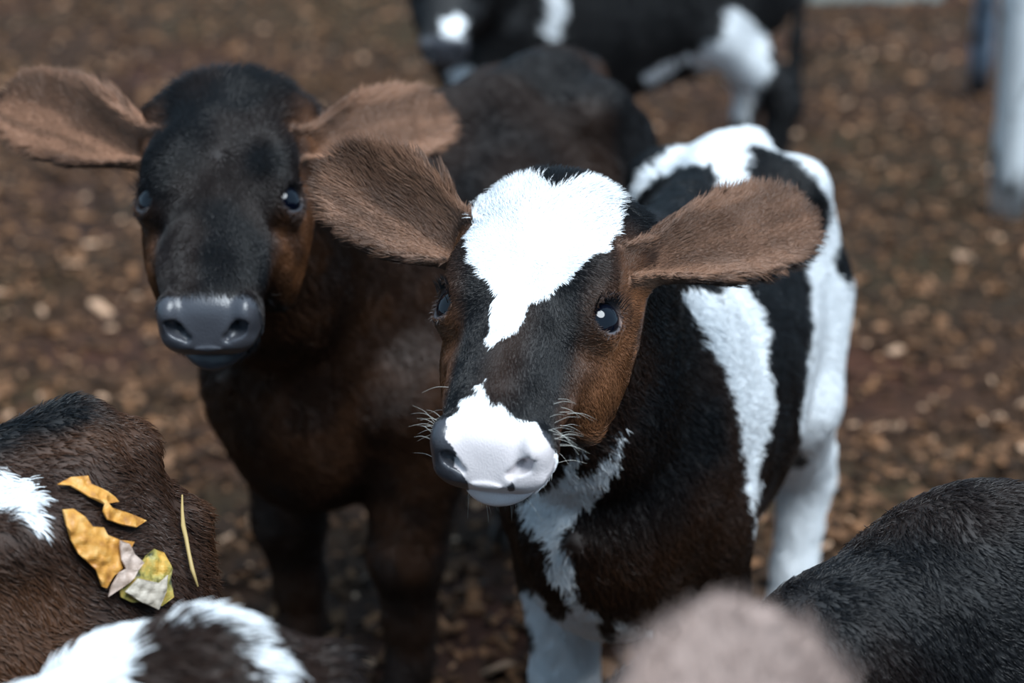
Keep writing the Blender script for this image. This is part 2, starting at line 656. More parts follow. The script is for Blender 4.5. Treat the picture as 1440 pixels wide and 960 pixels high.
    ln = ln + tuft * topk
    ln = ln * R.uniform(.6, 1.15, n) * cf.s * hair_len
    lift = (.34 + .22 * jit[:, 0] + .35 * topk)[:, None]
    d0 = norm(flow + Nn * (lift + .25))
    d1 = norm(flow + Nn * (lift - .15))
    d2 = norm(flow + Nn * (lift - .42))
    P0 = P - Nn * .001
    P1 = P0 + d0 * (ln * .34)[:, None]
    P2 = P1 + d1 * (ln * .33)[:, None]
    P3 = P2 + d2 * (ln * .33)[:, None]
    pts = np.stack([P0, P1, P2, P3], 1)
    rr = (np.where(wh[:, 0] > .5, .00030, .00042) * R.uniform(.7, 1.3, n) * hair_w)[:, None] * np.array([1.0, .95, .7, .12])
    fur = curves_object('fur', pts, rr, col, M_HAIR, body, off)
    fur['kind'] = 'stuff'
    # eyes, lashes
    for side in (-1, 1):
        sg = np.array([1, side, 1])
        ec, en = cf.hw(EYE_C * sg), (EYE_N * sg) @ cf.HM
        bm = bmesh.new()
        bmesh.ops.create_uvsphere(bm, u_segments=40, v_segments=28, radius=EYE_R * cf.hs)
        em = bpy.data.meshes.new('eye')
        bm.to_mesh(em)
        bm.free()
        em.polygons.foreach_set('use_smooth', np.ones(len(em.polygons), bool))
        em.materials.append(M_EYE)
        eo = bpy.data.objects.new('eye', em)
        C.objects.link(eo)
        eo.parent = root
        eo.location = Vector(ec - off)
        gaze = norm(en + np.array([0, -.25, -.02]))
        eo.rotation_euler = Vector(gaze).to_track_quat('Z', 'Y').to_euler()
        if lash:
            k = 46
            tt = np.linspace(-1, 1, k) + R.normal(0, .02, k)
            t1 = EYE_T
            t2 = np.cross(EYE_N, t1)
            if t2[0] > 0:
                t2 = -t2
            sgn = sg
            base = EYE_C + EYE_N * .0215 + t1 * (tt * .0165)[:, None] + t2 * (.0115 * np.sqrt(np.clip(1 - tt**2, 0, 1)) + .001)[:, None]
            out = norm(EYE_N * .75 + t2 * .75 + t1 * (tt * .5 + .3)[:, None] + R.normal(0, .08, (k, 3)))
            ln2 = R.uniform(.010, .017, k)
            p1 = base + out * (ln2 * .5)[:, None]
            p2 = base + out * ln2[:, None] - t2 * (ln2 * .12)[:, None]
            pp = np.stack([base, p1, p2], 1) * sgn
            pp = cf.hp + cf.hs * (pp @ cf.HM)
            curves_object('eyelashes', pp, np.full((k, 1), .0004) * np.array([1, .8, .15]), None, M_LASH, eo, 0)
            ob = eo.children[0]
            ob.matrix_parent_inverse = (Matrix.Translation(Vector(ec)) @ eo.rotation_euler.to_matrix().to_4x4()).inverted()
    if whisk:
        k = 105
        sd_ = R.choice([-1, 1], k)
        chin = R.random(k) < .62
        b0 = np.where(chin[:, None],
                      np.stack([R.uniform(.225, .29, k), R.uniform(-1, 1, k) * .034, np.full(k, -.070)], 1),
                      np.stack([R.uniform(.225, .288, k), sd_ * .05, R.uniform(-.036, .016, k)], 1))
        b0 = (cf.project(cf.hw(b0), 4) - cf.hp) @ cf.HM.T / cf.hs
        out = np.where(chin[:, None], np.stack([R.normal(.1, .3, k), R.normal(0, .35, k), np.full(k, -1.0)], 1),
                       np.stack([R.normal(-.15, .35, k), sd_ * 1.0, R.normal(.05, .35, k)], 1))
        out = norm(out)
        lw = np.where(chin, R.uniform(.010, .026, k), R.uniform(.015, .036, k))
        p1 = b0 + out * (lw * .5)[:, None]
        p2 = b0 + out * lw[:, None] + np.array([.12, 0, -.18]) * lw[:, None]
        pp = cf.hp + cf.hs * (np.stack([b0, p1, p2], 1) @ cf.HM)
        curves_object('whiskers', pp, np.full((k, 1), .00017) * np.array([1, .7, .2]), None, M_WHISK, root, off)
    # hooves: two claws on each foot
    for hx, hy in cf.hoofs:
        bm = bmesh.new()
        for sd2 in (-1, 1):
            ring = []
            for lv, (zz, gr, dx) in enumerate(((0, 1.0, .006), (.022, .92, .002), (.045, .74, -.008), (.052, .45, -.010))):
                vs = []
                for j in range(12):
                    an = j / 12 * 2 * math.pi
                    vs.append(bm.verts.new((.033 * gr * math.cos(an) + dx, sd2 * .0135 + .0135 * gr * math.sin(an), zz)))
                ring.append(vs)
            for lv in range(3):
                for j in range(12):
                    bm.faces.new((ring[lv][j], ring[lv][(j + 1) % 12], ring[lv + 1][(j + 1) % 12], ring[lv + 1][j]))
            bm.faces.new(ring[0][::-1])
            bm.faces.new(ring[3])
        hm = bpy.data.meshes.new('hoof')
        bm.to_mesh(hm)
        bm.free()
        hm.materials.append(M_HOOF)
        ho = bpy.data.objects.new('hoof', hm)
        C.objects.link(ho)
        ho.parent = root
        ho.location = Vector(cf.bw((hx - .012, hy, 0)) - off)
        ho.scale = (cf.s,) * 3
        ho.rotation_euler = (0, 0, math.atan2(cf.f[1], cf.f[0]))
    return root, body


# ------------------------------------------------------------------ coats
BLACK = np.array([.0045, .0044, .0052])
DBROWN = np.array([.026, .0128, .0082])
BROWN = np.array([.115, .048, .021])
TAN = np.array([.20, .105, .065])
WHITE = np.array([.86, .88, .90])
PINK = np.array([.80, .70, .70])
GREYSKIN = np.array([.050, .052, .062])


def mix(a, b, t):
    t = np.asarray(t)[:, None]
    return a * (1 - t) + b * t


def base_frames(cf, P, pd):
    q = (P - cf.hp) @ cf.HM.T / cf.hs
    bq = ((P - cf.o) @ cf.BM.T) / cf.s
    part = np.argmin(pd, 1)                 # 0 body, 1 head, 2 right ear, 3 left ear
    return q, bq, part


def wob(P, uv, amp):
    j = np.stack([noise(P, 120), noise(P + 9.7, 120)], 1) - .5
    j2 = np.stack([noise(P + 3.3, 45), noise(P + 19.7, 45)], 1) - .5
    return uv + (j * 1.0 + j2 * .8) * amp


def ear_colour(cf, P, N, pd, col, inner, outer):
    for i in (0, 1):
        bs, M, L, W = cf.ears[i]
        eq = (P - bs) @ M.T
        wgt = sstep(.010, .0, pd[:, 2 + i] - np.minimum(pd[:, 0], pd[:, 1]))
        facing = sstep(-.2, .3, N @ M[2])
        u = eq[:, 0] / L
        streak = noise(np.stack([eq[:, 0] * 12, eq[:, 1] * 95, eq[:, 2] * 30], 1) + i * 5.5, 1.0)
        c = mix(outer, inner, facing * (.45 + .55 * sstep(.25, .7, streak)))
        c = mix(c, outer, sstep(.90, 1.0, u) * .7)
        col = mix(col, c, wgt)
    return col


def nose_skin(q, part):
    """how much a point belongs to the bare nose pad and lips"""
    pad = sstep(.272, .284, q[:, 0] + .10 * np.clip(-q[:, 2] - .01, 0, .02)) * (part == 1)
    lip = sstep(.245, .262, q[:, 0]) * sstep(-.030, -.042, q[:, 2]) * (part == 1)
    ny = sstep(-.060, -.050, q[:, 2])
    return np.clip(pad + lip * ny, 0, 1)


def eye_skin(q):
    e = np.linalg.norm(np.stack([q[:, 0], np.abs(q[:, 1]), q[:, 2]], 1) - (EYE_C + EYE_N * .02), axis=1)
    return sstep(.0215, .0165, e)


BLAZE = [(726, 255), (710, 258), (688, 273), (675, 288), (665, 301), (664, 320), (655, 332), (659, 347), (659, 366), (671, 374), (683, 396), (697, 412),
         (692, 426), (690, 437), (688, 453), (686, 479), (690, 485), (708, 472), (732, 460), (740, 437), (753, 420), (780, 407), (797, 393), (816, 377),
         (829, 361), (856, 353), (854, 339), (870, 318), (859, 290), (851, 271), (835, 257), (816, 261), (797, 266), (780, 269), (767, 261), (748, 261)]
MUZZLE = [(683, 531), (678, 540), (671, 552), (657, 560), (645, 576), (627, 593), (629, 613), (641, 637), (639, 659), (659, 677), (661, 687), (648, 690), (655, 705),
          (685, 716), (711, 722), (740, 740), (800, 690), (790, 676), (793, 659), (778, 629), (764, 607), (756, 593), (727, 587), (715, 576), (703, 566), (691, 563), (681, 552)]
THROAT = [(731, 700), (737, 730), (758, 750), (778, 781), (769, 797), (783, 819), (806, 850), (794, 864), (772, 861), (756, 831), (739, 833), (742, 867), (750, 889), (756, 906),
          (733, 908), (725, 928), (733, 1100), (870, 1100), (858, 960), (855, 922), (842, 856), (819, 845), (805, 825), (808, 797), (789, 764), (794, 739), (819, 717), (840, 693),
          (866, 658), (872, 618), (878, 598), (866, 614), (851, 646), (819, 667), (800, 666), (828, 623), (801, 646), (785, 668), (760, 690)]
LEG2 = [(866, 872), (895, 876), (915, 890), (930, 1100), (862, 1100)]
STRIPE = [(950, 405), (985, 400), (1012, 428), (1008, 395), (1045, 400), (1075, 450), (1075, 510), (1088, 570), (1075, 620), (1062, 660), (1067, 690), (1050, 722),
          (1046, 670), (1040, 640), (1035, 580), (1020, 530), (990, 480)]
SPOT = [(1064, 725), (1076, 722), (1081, 744), (1105, 710), (1112, 735), (1082, 782), (1062, 772), (1055, 748)]
RUMP = [(880, 275), (905, 240), (955, 205), (1000, 180), (1030, 150), (1060, 120), (1088, 150), (1108, 198), (1160, 233), (1190, 246), (1250, 270), (1270, 500), (1240, 800),
        (1120, 800), (1113, 720), (1130, 650), (1120, 590), (1140, 480), (1138, 400), (1128, 380), (1150, 350), (1166, 310), (1160, 270), (1120, 230), (1062, 205), (1045, 210),
        (1052, 240), (1040, 264), (1012, 266), (1000, 242), (1005, 235), (960, 236), (928, 250), (900, 275)]
TEAR = [(1190, 308), (1180, 335), (1168, 372), (1180, 390), (1198, 398), (1203, 350)]


def coat_white_face(cf, P, N, pd, hair=False):
    q, bq, part = base_frames(cf, P, pd)
    uv = proj(P)
    vf = view_face(P, N)
    col = np.tile(BLACK, (len(P), 1))
    body = part == 0
    nz = noise(P, 14)
    # body: brownish neck, chest and elbows
    nk = sstep(.50, .66, bq[:, 0]) * body
    col = mix(col, DBROWN * 1.0, nk * sstep(.2, .8, nz) * .9)
    col = mix(col, BROWN * .24, body * sstep(.60, .68, bq[:, 0]) * sstep(.62, .50, bq[:, 2]) * .7)
    # head: brown flanks of the face
    side = sstep(.045, .066, np.abs(q[:, 1])) * sstep(.045, -.005, q[:, 2] - .02 * sstep(.2, .12, q[:, 0])) * (part == 1)
    side = side * sstep(.01, .06, q[:, 0]) * sstep(.285, .24, q[:, 0])
    col = mix(col, BROWN * 1.5, side * (.45 + .55 * sstep(.25, .6, noise(P, 30))))
    nb = 2.2 * sstep(.10, .18, q[:, 0]) * sstep(.28, .24, q[:, 0]) * (part == 1) * sstep(.03, .0, np.abs(q[:, 1])) * .4
    col = mix(col, DBROWN, nb)
    col = ear_colour(cf, P, N, pd, col, TAN * 1.1, DBROWN * 1.2)
    # white
    w1 = wob(P, uv, 9 if hair else 6)
    w2 = wob(P, uv, 12)
    hd = (part == 1) & (vf > -.35)
    white = hd & (in_poly(w1, BLAZE) | in_poly(w1, MUZZLE) | in_poly(w1, THROAT))
    bv = body & (vf > -.25)
    white |= bv & (in_poly(w2, THROAT) | in_poly(w2, LEG2) | in_poly(w2, STRIPE) | in_poly(w2, SPOT) | (in_poly(w2, RUMP) & ~in_poly(w2, TEAR)))
    white |= body & (bq[:, 2] < .36) & ((bq[:, 0] < .3) | (bq[:, 2] < .30))
    white &= ~(hd & (np.hypot(w1[:, 0] - 718, w1[:, 1] - 686) < 6))
    col[white] = WHITE
    ns = nose_skin(q, part)
    pk = ns * white
    col = mix(col, PINK * .98, pk * .8)
    col = mix(col, GREYSKIN, ns * ~white)
    es = eye_skin(q) * (part == 1)
    col = mix(col, np.array([.075, .075, .085]), es)
    return col, np.clip(ns + es, 0, 1), np.clip(ns * 1.2 + es, 0, 1)


def coat_dark(cf, P, N, pd, hair=False):
    q, bq, part = base_frames(cf, P, pd)
    col = np.tile(BLACK * 1.05, (len(P), 1))
    body = part == 0
    nz = noise(P, 11)
    col = mix(col, DBROWN, body * (.1 + .6 * sstep(.4, .75, nz)))
    col = mix(col, BROWN * .72, body * sstep(.55, .66, bq[:, 0]) * .55 * (.35 + .65 * sstep(.3, .7, noise(P, 23))))
    col = mix(col, BROWN * .45, body * sstep(.30, .05, bq[:, 0]) * sstep(.35, .7, nz) * .8)
    side = sstep(.050, .074, np.abs(q[:, 1])) * sstep(.05, .0, q[:, 2]) * (part == 1) * sstep(-.01, .05, q[:, 0]) * sstep(.28, .24, q[:, 0])
    col = mix(col, BROWN * 1.3, side * (.35 + .65 * sstep(.25, .6, noise(P, 30))))
    hb = (part == 1) * sstep(.35, .7, noise(P, 26)) * .38
    col = mix(col, DBROWN, hb)
    tmp = (part == 1) * np.exp(-((q[:, 0] - .03) / .03)**2) * sstep(.05, .075, np.abs(q[:, 1]))
    col = mix(col, BROWN, tmp * .6)
    col = ear_colour(cf, P, N, pd, col, TAN * 1.55, DBROWN * 1.2)
    ns = nose_skin(q, part)
    col = mix(col, GREYSKIN * 1.1, ns)
    es = eye_skin(q) * (part == 1)
    col = mix(col, np.array([.04, .042, .05]), es)
    return col, np.clip(ns + es, 0, 1), np.clip(ns * 1.2 + es, 0, 1)


def coat_generic(base, second, amount, polys, ear=None, dark_spine=False, wobble=12, muzzle=None):
    def f(cf, P, N, pd, hair=False):
        q, bq, part = base_frames(cf, P, pd)
        uv = proj(P)
        vf = view_face(P, N)
        col = mix(base, second, amount * sstep(.3, .75, noise(P, 12)))
        col = col * np.ones((len(P), 3))
        if dark_spine:
            lat = np.abs(bq[:, 1])
            col = mix(col, BLACK, sstep(.045, .020, lat + .03 * (noise(P, 25) - .5)) * sstep(.66, .74, bq[:, 2]) * sstep(.0, .07, bq[:, 0]))
        if ear is not None:
            col = ear_colour(cf, P, N, pd, col, ear, ear * .8)
        wv = wob(P, uv, wobble)
        for poly, c, prt in polys:
            m = in_poly(wv, poly) & (vf > -.3) & ((part == 0) if prt == 0 else (part > 0))
            col[m] = c
        ns = nose_skin(q, part)
        col = mix(col, GREYSKIN if muzzle is None else muzzle, ns)
        es = eye_skin(q) * (part == 1)
        col = mix(col, np.array([.04, .042, .05]), es)
        return col, np.clip(ns + es, 0, 1), np.clip(ns * 1.2 + es, 0, 1)
    return f


# ------------------------------------------------------------------ the ground
def build_ground():
    m, N, L, b = new_mat('wood_chip_bed')
    tc = N.new('ShaderNodeTexCoord')
    n1 = N.new('ShaderNodeTexNoise')
    n1.inputs['Scale'].default_value = 28
    n1.inputs['Detail'].default_value = 6
    n2 = N.new('ShaderNodeTexNoise')
    n2.inputs['Scale'].default_value = 1.4
    L.new(tc.outputs['Object'], n1.inputs['Vector'])
    L.new(tc.outputs['Object'], n2.inputs['Vector'])
    r = N.new('ShaderNodeValToRGB')
    r.color_ramp.elements[0].position, r.color_ramp.elements[0].color = .3, (.024, .012, .006, 1)
    r.color_ramp.elements[1].position, r.color_ramp.elements[1].color = .75, (.095, .050, .026, 1)
    L.new(n1.outputs['Fac'], r.inputs[0])
    mx = N.new('ShaderNodeMix')
    mx.data_type = 'RGBA'
    mx.blend_type = 'MULTIPLY'
    mx.inputs[0].default_value = .6
    L.new(r.outputs[0], mx.inputs[6])
    L.new(n2.outputs['Color'], mx.inputs[7])
    L.new(mx.outputs[2], b.inputs['Base Color'])
    b.inputs['Roughness'].default_value = .9
    b.inputs['Specular IOR Level'].default_value = .2
    me = bpy.data.meshes.new('floor')
    nx, ny = 61, 81
    X, Y = np.meshgrid(np.linspace(-6, 6, nx), np.linspace(-1, 15, ny), indexing='ij')
    P = np.stack([X.ravel(), Y.ravel(), np.zeros(X.size)], 1)
    P[:, 2] = (noise(P, 2.2) - .5) * .03 - .015
    F = [(i * ny + j, (i + 1) * ny + j, (i + 1) * ny + j + 1, i * ny + j + 1) for i in range(nx - 1) for j in range(ny - 1)]
    me.from_pydata(P.tolist(), [], F)
    o = link('floor', me, None, m)
    o['kind'] = 'structure'
    # loose chips: real flakes, more than anybody could count
    n = 34000
    u = R.random(n)
    Yc = 1.2 + (9.5 - 1.2) * u**1.35
    Xc = R.uniform(-1, 1, n) * (Yc * .36 + .5)
    ln = R.lognormal(-4.15, .42, n).clip(.006, .05)
    wd = ln * R.uniform(.3, .8, n)
    th = R.uniform(.0015, .004, n)
    an = R.uniform(0, math.pi, n)
    tx, ty = R.normal(0, .32, n), R.normal(0, .32, n)
    base = np.stack([Xc, Yc, np.zeros(n)], 1)
    zc = (noise(base, 2.2) - .5) * .03 - .015 + R.uniform(.0, .016, n)
    cx, sx = np.cos(an), np.sin(an)
    ax = np.stack([cx, sx, tx], 1)
    ay = np.stack([-sx, cx, ty], 1)
    ax, ay = norm(ax), norm(ay)
    az = norm(np.cross(ax, ay))
    cen = np.stack([Xc, Yc, zc], 1)
    vs = []
    for sx_, sy_, sz_ in ((-1, -1, -1), (1, -1, -1), (1, 1, -1), (-1, 1, -1), (-1, -1, 1), (1, -1, 1), (1, 1, 1), (-1, 1, 1)):
        k1, k2 = R.uniform(.6, 1.1, (2, n, 1))
        vs.append(cen + ax * (sx_ * ln[:, None] * .7 * k1) + ay * (sy_ * wd[:, None] * .7 * k2) + az * (sz_ * th[:, None]))
    V = np.stack(vs, 1).reshape(-1, 3)
    q = np.array([(3, 2, 1, 0), (4, 5, 6, 7), (0, 1, 5, 4), (1, 2, 6, 5), (2, 3, 7, 6), (3, 0, 4, 7)])
    Fq = (np.arange(n)[:, None, None] * 8 + q[None]).reshape(-1, 4)
    me = bpy.data.meshes.new('wood_chips')
    me.from_pydata(V.tolist(), [], Fq.tolist())
    t = R.random(n)
    cols = np.array([(.018, .009, .0045), (.048, .023, .011), (.095, .046, .022), (.15, .080, .044), (.25, .155, .10)])
    ci = np.searchsorted([.30, .62, .86, .965], t)
    cc = cols[ci] * R.uniform(1.3, 2.3, (n, 1))
    at = me.attributes.new('coat', 'FLOAT_COLOR', 'POINT')
    at.data.foreach_set('color', np.repeat(np.concatenate([cc, np.ones((n, 1))], 1), 8, 0).astype(np.float32).ravel())
    m2, N2, L2, b2 = new_mat('wood_chip')
    a2 = N2.new('ShaderNodeAttribute')
    a2.attribute_name = 'coat'
    L2.new(a2.outputs['Color'], b2.inputs['Base Color'])
    b2.inputs['Roughness'].default_value = .8
    b2.inputs['Specular IOR Level'].default_value = .25
    o = link('wood_chips', me, None, m2)
    o['kind'] = 'stuff'
    o['label'] = 'brown wood chip bedding spread over the whole pen'
    o['category'] = 'wood chips'
    # pale concrete passage beyond the bedding
    m3, N3, L3, b3 = new_mat('concrete')
    n3 = N3.new('ShaderNodeTexNoise')
    n3.inputs['Scale'].default_value = 9
    r3 = N3.new('ShaderNodeValToRGB')
    r3.color_ramp.elements[0].color = (.22, .24, .22, 1)
    r3.color_ramp.elements[1].color = (.34, .36, .33, 1)
    L3.new(n3.outputs['Fac'], r3.inputs[0])
    L3.new(r3.outputs[0], b3.inputs['Base Color'])
    b3.inputs['Roughness'].default_value = .85
    bm = bmesh.new()
    bmesh.ops.create_cube(bm, size=1)
    for v in bm.verts:
        v.co = (1.49 + v.co.x * .56, 8.30 + .3 * v.co.y, v.co.z * .12 + .03)
    bmesh.ops.bevel(bm, geom=bm.edges[:], offset=.015, segments=2, affect='EDGES')
    me = bpy.data.meshes.new('trim_1')
    bm.to_mesh(me)
    bm.free()
    o = link('trim_1', me, None, m3)
    o['kind'] = 'structure'


def tube(name, pts, rads, mat, seg=16, uneven=0.0):
    """a round post through pts with end caps"""
    bm = bmesh.new()
    pts = np.array(pts, float)
    rings = []
    for i, p in enumerate(pts):
        t = norm(pts[min(i + 1, len(pts) - 1)] - pts[max(i - 1, 0)])
        a = norm(np.cross(t, [0, 1, .01]))
        b = np.cross(t, a)
        vs = []
        for j in range(seg):
            an = 2 * math.pi * j / seg
            r = rads[i] * (1 + uneven * R.normal())
            vs.append(bm.verts.new(p + (a * math.cos(an) + b * math.sin(an)) * r))
        rings.append(vs)
    for i in range(len(rings) - 1):
        for j in range(seg):
            bm.faces.new((rings[i][j], rings[i][(j + 1) % seg], rings[i + 1][(j + 1) % seg], rings[i + 1][j]))
    bm.faces.new(rings[0][::-1])
    bm.faces.new(rings[-1])
    bmesh.ops.recalc_face_normals(bm, faces=bm.faces[:])
    me = bpy.data.meshes.new(name)
    bm.to_mesh(me)
    bm.free()
    me.polygons.foreach_set('use_smooth', np.ones(len(me.polygons), bool))
    return link(name, me, None, mat)


def build_posts():
    def post_mat(name, c0, c1, c2):
        m, N, L, b = new_mat(name)
        tc = N.new('ShaderNodeTexCoord')
        mpn = N.new('ShaderNodeMapping')
        mpn.inputs['Scale'].default_value = (7, 7, 5)
        n1 = N.new('ShaderNodeTexNoise')
        n1.inputs['Scale'].default_value = 1.6
        n1.inputs['Detail'].default_value = 4
        L.new(tc.outputs['Object'], mpn.inputs[0])
        L.new(mpn.outputs[0], n1.inputs['Vector'])
        r = N.new('ShaderNodeValToRGB')
        e = r.color_ramp.elements
        e[0].position, e[0].color = .36, (*c0, 1)
        e[1].position, e[1].color = .47, (*c1, 1)
        x = e.new(.70)
        x.color = (*c2, 1)
        L.new(n1.outputs['Fac'], r.inputs[0])
        L.new(r.outputs[0], b.inputs['Base Color'])
        b.inputs['Roughness'].default_value = .65
        return m
    b1, t1 = unproj(1417, 282, 5.28), unproj(1436, 0, 4.98)
    b1[2] = -.01
    t1 = b1 + (t1 - b1) * (1.9 / (t1[2] - b1[2]))
    P = [b1 + (t1 - b1) * k for k in np.linspace(0, 1, 14)]
    o = tube('post', P, [.046 + .004 * math.sin(k * 2.1) for k in range(14)], post_mat('whitewashed_wood', (.06, .06, .06), (.72, .76, .78), (.84, .87, .88)), uneven=.03)
    o['label'] = 'weathered whitewashed post with dark stains standing in the bedding'
    o['category'] = 'post'
    b2, t2 = unproj(1376, 122, 6.65), unproj(1386, 0, 6.3)
    b2[2] = -.01
    t2 = b2 + (t2 - b2) * (1.8 / (t2[2] - b2[2]))
    P = [b2 + (t2 - b2) * k for k in np.linspace(0, 1, 12)]
    o = tube('post', P, [.034 + .002 * math.sin(k * 1.7) for k in range(12)], post_mat('blue_grey_paint', (.05, .05, .05), (.22, .32, .44), (.34, .45, .58)), uneven=.02)
    o['label'] = 'slimmer blue-grey post standing behind the whitewashed post'
    o['category'] = 'post'


build_ground()
build_posts()

# ------------------------------------------------------------------ the herd
GROUP = 'calves crowded in the pen'
rad = math.radians
# white-faced calf in the middle
f2 = np.array([.07 - .335, 1.93 - 2.73])
tw = -VF
white_face = Calf((.335, 2.73), f2, 1.0, (rad(-14.3), rad(25), rad(-.3), (.0455, 1.878, .910), 1.0),
                  ears=[(unproj(463, 238, 1.99), tw * 1.0 + VU * .15 + VR * .15, .15, .050),
                        (unproj(1144, 303, 2.06), tw * 1.0 + VU * .15 - VR * .2, .15, .046)], h=.0055, deep=.02, face=dict(nos=.72, mw=1.05, chin=-.055))
build_calf(white_face, 'black and white calf with a white blaze and pink nose gazing ahead', GROUP, coat_white_face, 150000, 150000, 2, tuft=.010, whisk=True)

# dark brown-black calf beside it
f1 = np.array([-.555, -.832])
dark_calf = Calf((.125, 3.08), f1, 1.03, (rad(.6), rad(28), rad(.1), (-.317, 2.197, .935), 1.0),
                 ears=[(unproj(4, 138, 2.34), tw * 1.0 + VU * .15 + VR * .1, .15, .050),
                       (unproj(634, 160, 2.36), tw * 1.0 + VU * .15 - VR * .1, .15, .046)], h=.0055, hip=.022, deep=.06, stout=1.3, stance=1.3)
build_calf(dark_calf, 'dark brown-black calf with a grey nose standing beside the white-faced calf', GROUP, coat_dark, 130000, 110000, 2, tuft=.020, head_hair=1.6)

# calf standing behind, side on
P3 = [([(762, -40), (795, -40), (797, 20), (788, 48), (770, 72), (764, 40), (769, 15)], WHITE, 0),
      ([(1020, 14), (1040, 14), (1075, 48), (1085, 90), (1066, 130), (1050, 175), (1035, 170), (990, 105), (960, 85), (905, 125), (905, 100), (955, 78), (1000, 60), (1018, 40)], WHITE, 0),
      ([(630, 95), (662, 95), (662, 138), (630, 138)], WHITE, 0),
      ([(618, 22), (655, 22), (650, 60), (622, 60)], WHITE, 1)]
back_calf = Calf((.665, 5.05), (-.97, -.24), 1.10, (rad(-4), rad(44), 0, (-.135, 4.52, .80), 1.02), h=.010, deep=.10, stout=1.15, reach=.09)
build_calf(back_calf, 'black and white calf standing side-on behind the dark calf', GROUP, coat_generic(BLACK * 1.3, BLACK, .5, P3), 8000, 30000, 0, hair_w=2.2, lash=False)

# brown calf with leaf scraps on its flank
P4 = [([(-60, 655), (10, 668), (40, 680), (58, 700), (62, 755), (40, 745), (15, 715), (-60, 715)], WHITE, 0)]
brown_calf = Calf((-.343, 1.70), (-.89, -.46), .935, (rad(-64), rad(35), 0, (-1.12, 1.29, .92), 1.0), h=.009, hip=.078, hipx=.045)
root4, body4 = build_calf(brown_calf, 'brown calf with a black spine and dried leaf scraps on its rump', GROUP,
                          coat_generic(DBROWN * 1.4, BROWN * .75, .8, P4, dark_spine=True), 4000, 90000, 0, hair_w=1.05, lash=False)

# fluffy black and white calf in front of it
P5 = [([(-80, 860), (180, 850), (196, 868), (180, 900), (172, 990), (-80, 990)], WHITE, 0),
      ([(205, 858), (240, 835), (300, 825), (345, 858), (340, 900), (320, 880), (290, 870), (250, 872), (222, 885)], WHITE, 0),
      ([(345, 880), (362, 905), (392, 940), (400, 990), (375, 990), (350, 950), (338, 915)], WHITE, 0)]
fluffy_calf = Calf((-.128, 1.28), (-.90, -.43), .948, (rad(-60), rad(35), 0, (-.97, .84, .92), 1.0), h=.009, hip=.055)
build_calf(fluffy_calf, 'fluffy calf with a white back and dark patch below the leaf scraps', GROUP,
           coat_generic(DBROWN * .9, BLACK, .7, P5, wobble=22), 3000, 70000, 0, hair_w=1.5, lash=False, hair_len=1.5)

# black calf with its neck lowered
black_calf = Calf((.955, 1.72), (-.99, -.10), .875, (rad(-75), rad(60), 0, (.14, 1.49, .595), .95), h=.009,
                  ears=[(np.array([.10, 1.62, .47]), -VU + VF * .3, .12, .034), (np.array([.10, 1.34, .47]), -VU, .12, .034)])
build_calf(black_calf, 'black calf with a dusty back and lowered neck in front of the white hind leg', GROUP,
           coat_generic(BLACK * 1.3, DBROWN * .9, .6, []), 3000, 120000, 0, hair_w=1.0, lash=False)

# nearest calf: only its ear reaches into view
near_head = (rad(35), rad(30), 0, (.035, .80, .86), 1.0)
near_calf = Calf((.80, .42), (-.90, .42), .95, near_head,
                 ears=[(np.array([-.12, .86, .88]), tw, .14, .044), (unproj(1008, 838, 1.0), tw + VR * .1, .14, .066)], h=.0055)
build_calf(near_calf, 'calf showing only its pinkish tan ear beside the lowered neck of the black calf', GROUP,
           coat_generic(DBROWN, BROWN, .5, [], ear=np.array([.40, .29, .25])), 9000, 20000, 0, hair_w=1.4, lash=False)


# ------------------------------------------------------------------ scraps stuck to the brown calf's rump
def hit(cf, uv):
    """where the sight line through a pixel meets a calf's coat, and the surface normal there"""
    uv = np.asarray(uv, float)
    D = norm(VR * ((uv[:, 0:1] - 720) / FPX) + VU * ((480 - uv[:, 1:2]) / FPX) + VF)
    t = np.full(len(uv), 1.0)
    for _ in range(120):
        t = t + np.clip(cf.sdf(CAM + D * t[:, None]), -.02, .05) * .7
    P = CAM + D * t[:, None]
    return P, norm(cf.grad(P, 6e-3))


def scrap_mat(name, stops, scale):
    m, N, L, b = new_mat(name)
    tc = N.new('ShaderNodeTexCoord')
    n1 = N.new('ShaderNodeTexNoise')
    n1.inputs['Scale'].default_value = scale
    n1.inputs['Detail'].default_value = 5
    L.new(tc.outputs['Object'], n1.inputs['Vector'])
    r = N.new('ShaderNodeValToRGB')
    e = r.color_ramp.elements
    e[0].position, e[0].color = stops[0][0], (*stops[0][1], 1)
    e[1].position, e[1].color = stops[-1][0], (*stops[-1][1], 1)
    for p, c in stops[1:-1]:
        x = e.new(p)
        x.color = (*c, 1)
    L.new(n1.outputs['Fac'], r.inputs[0])
    L.new(r.outputs[0], b.inputs['Base Color'])
    b.inputs['Roughness'].default_value = .5
    return m


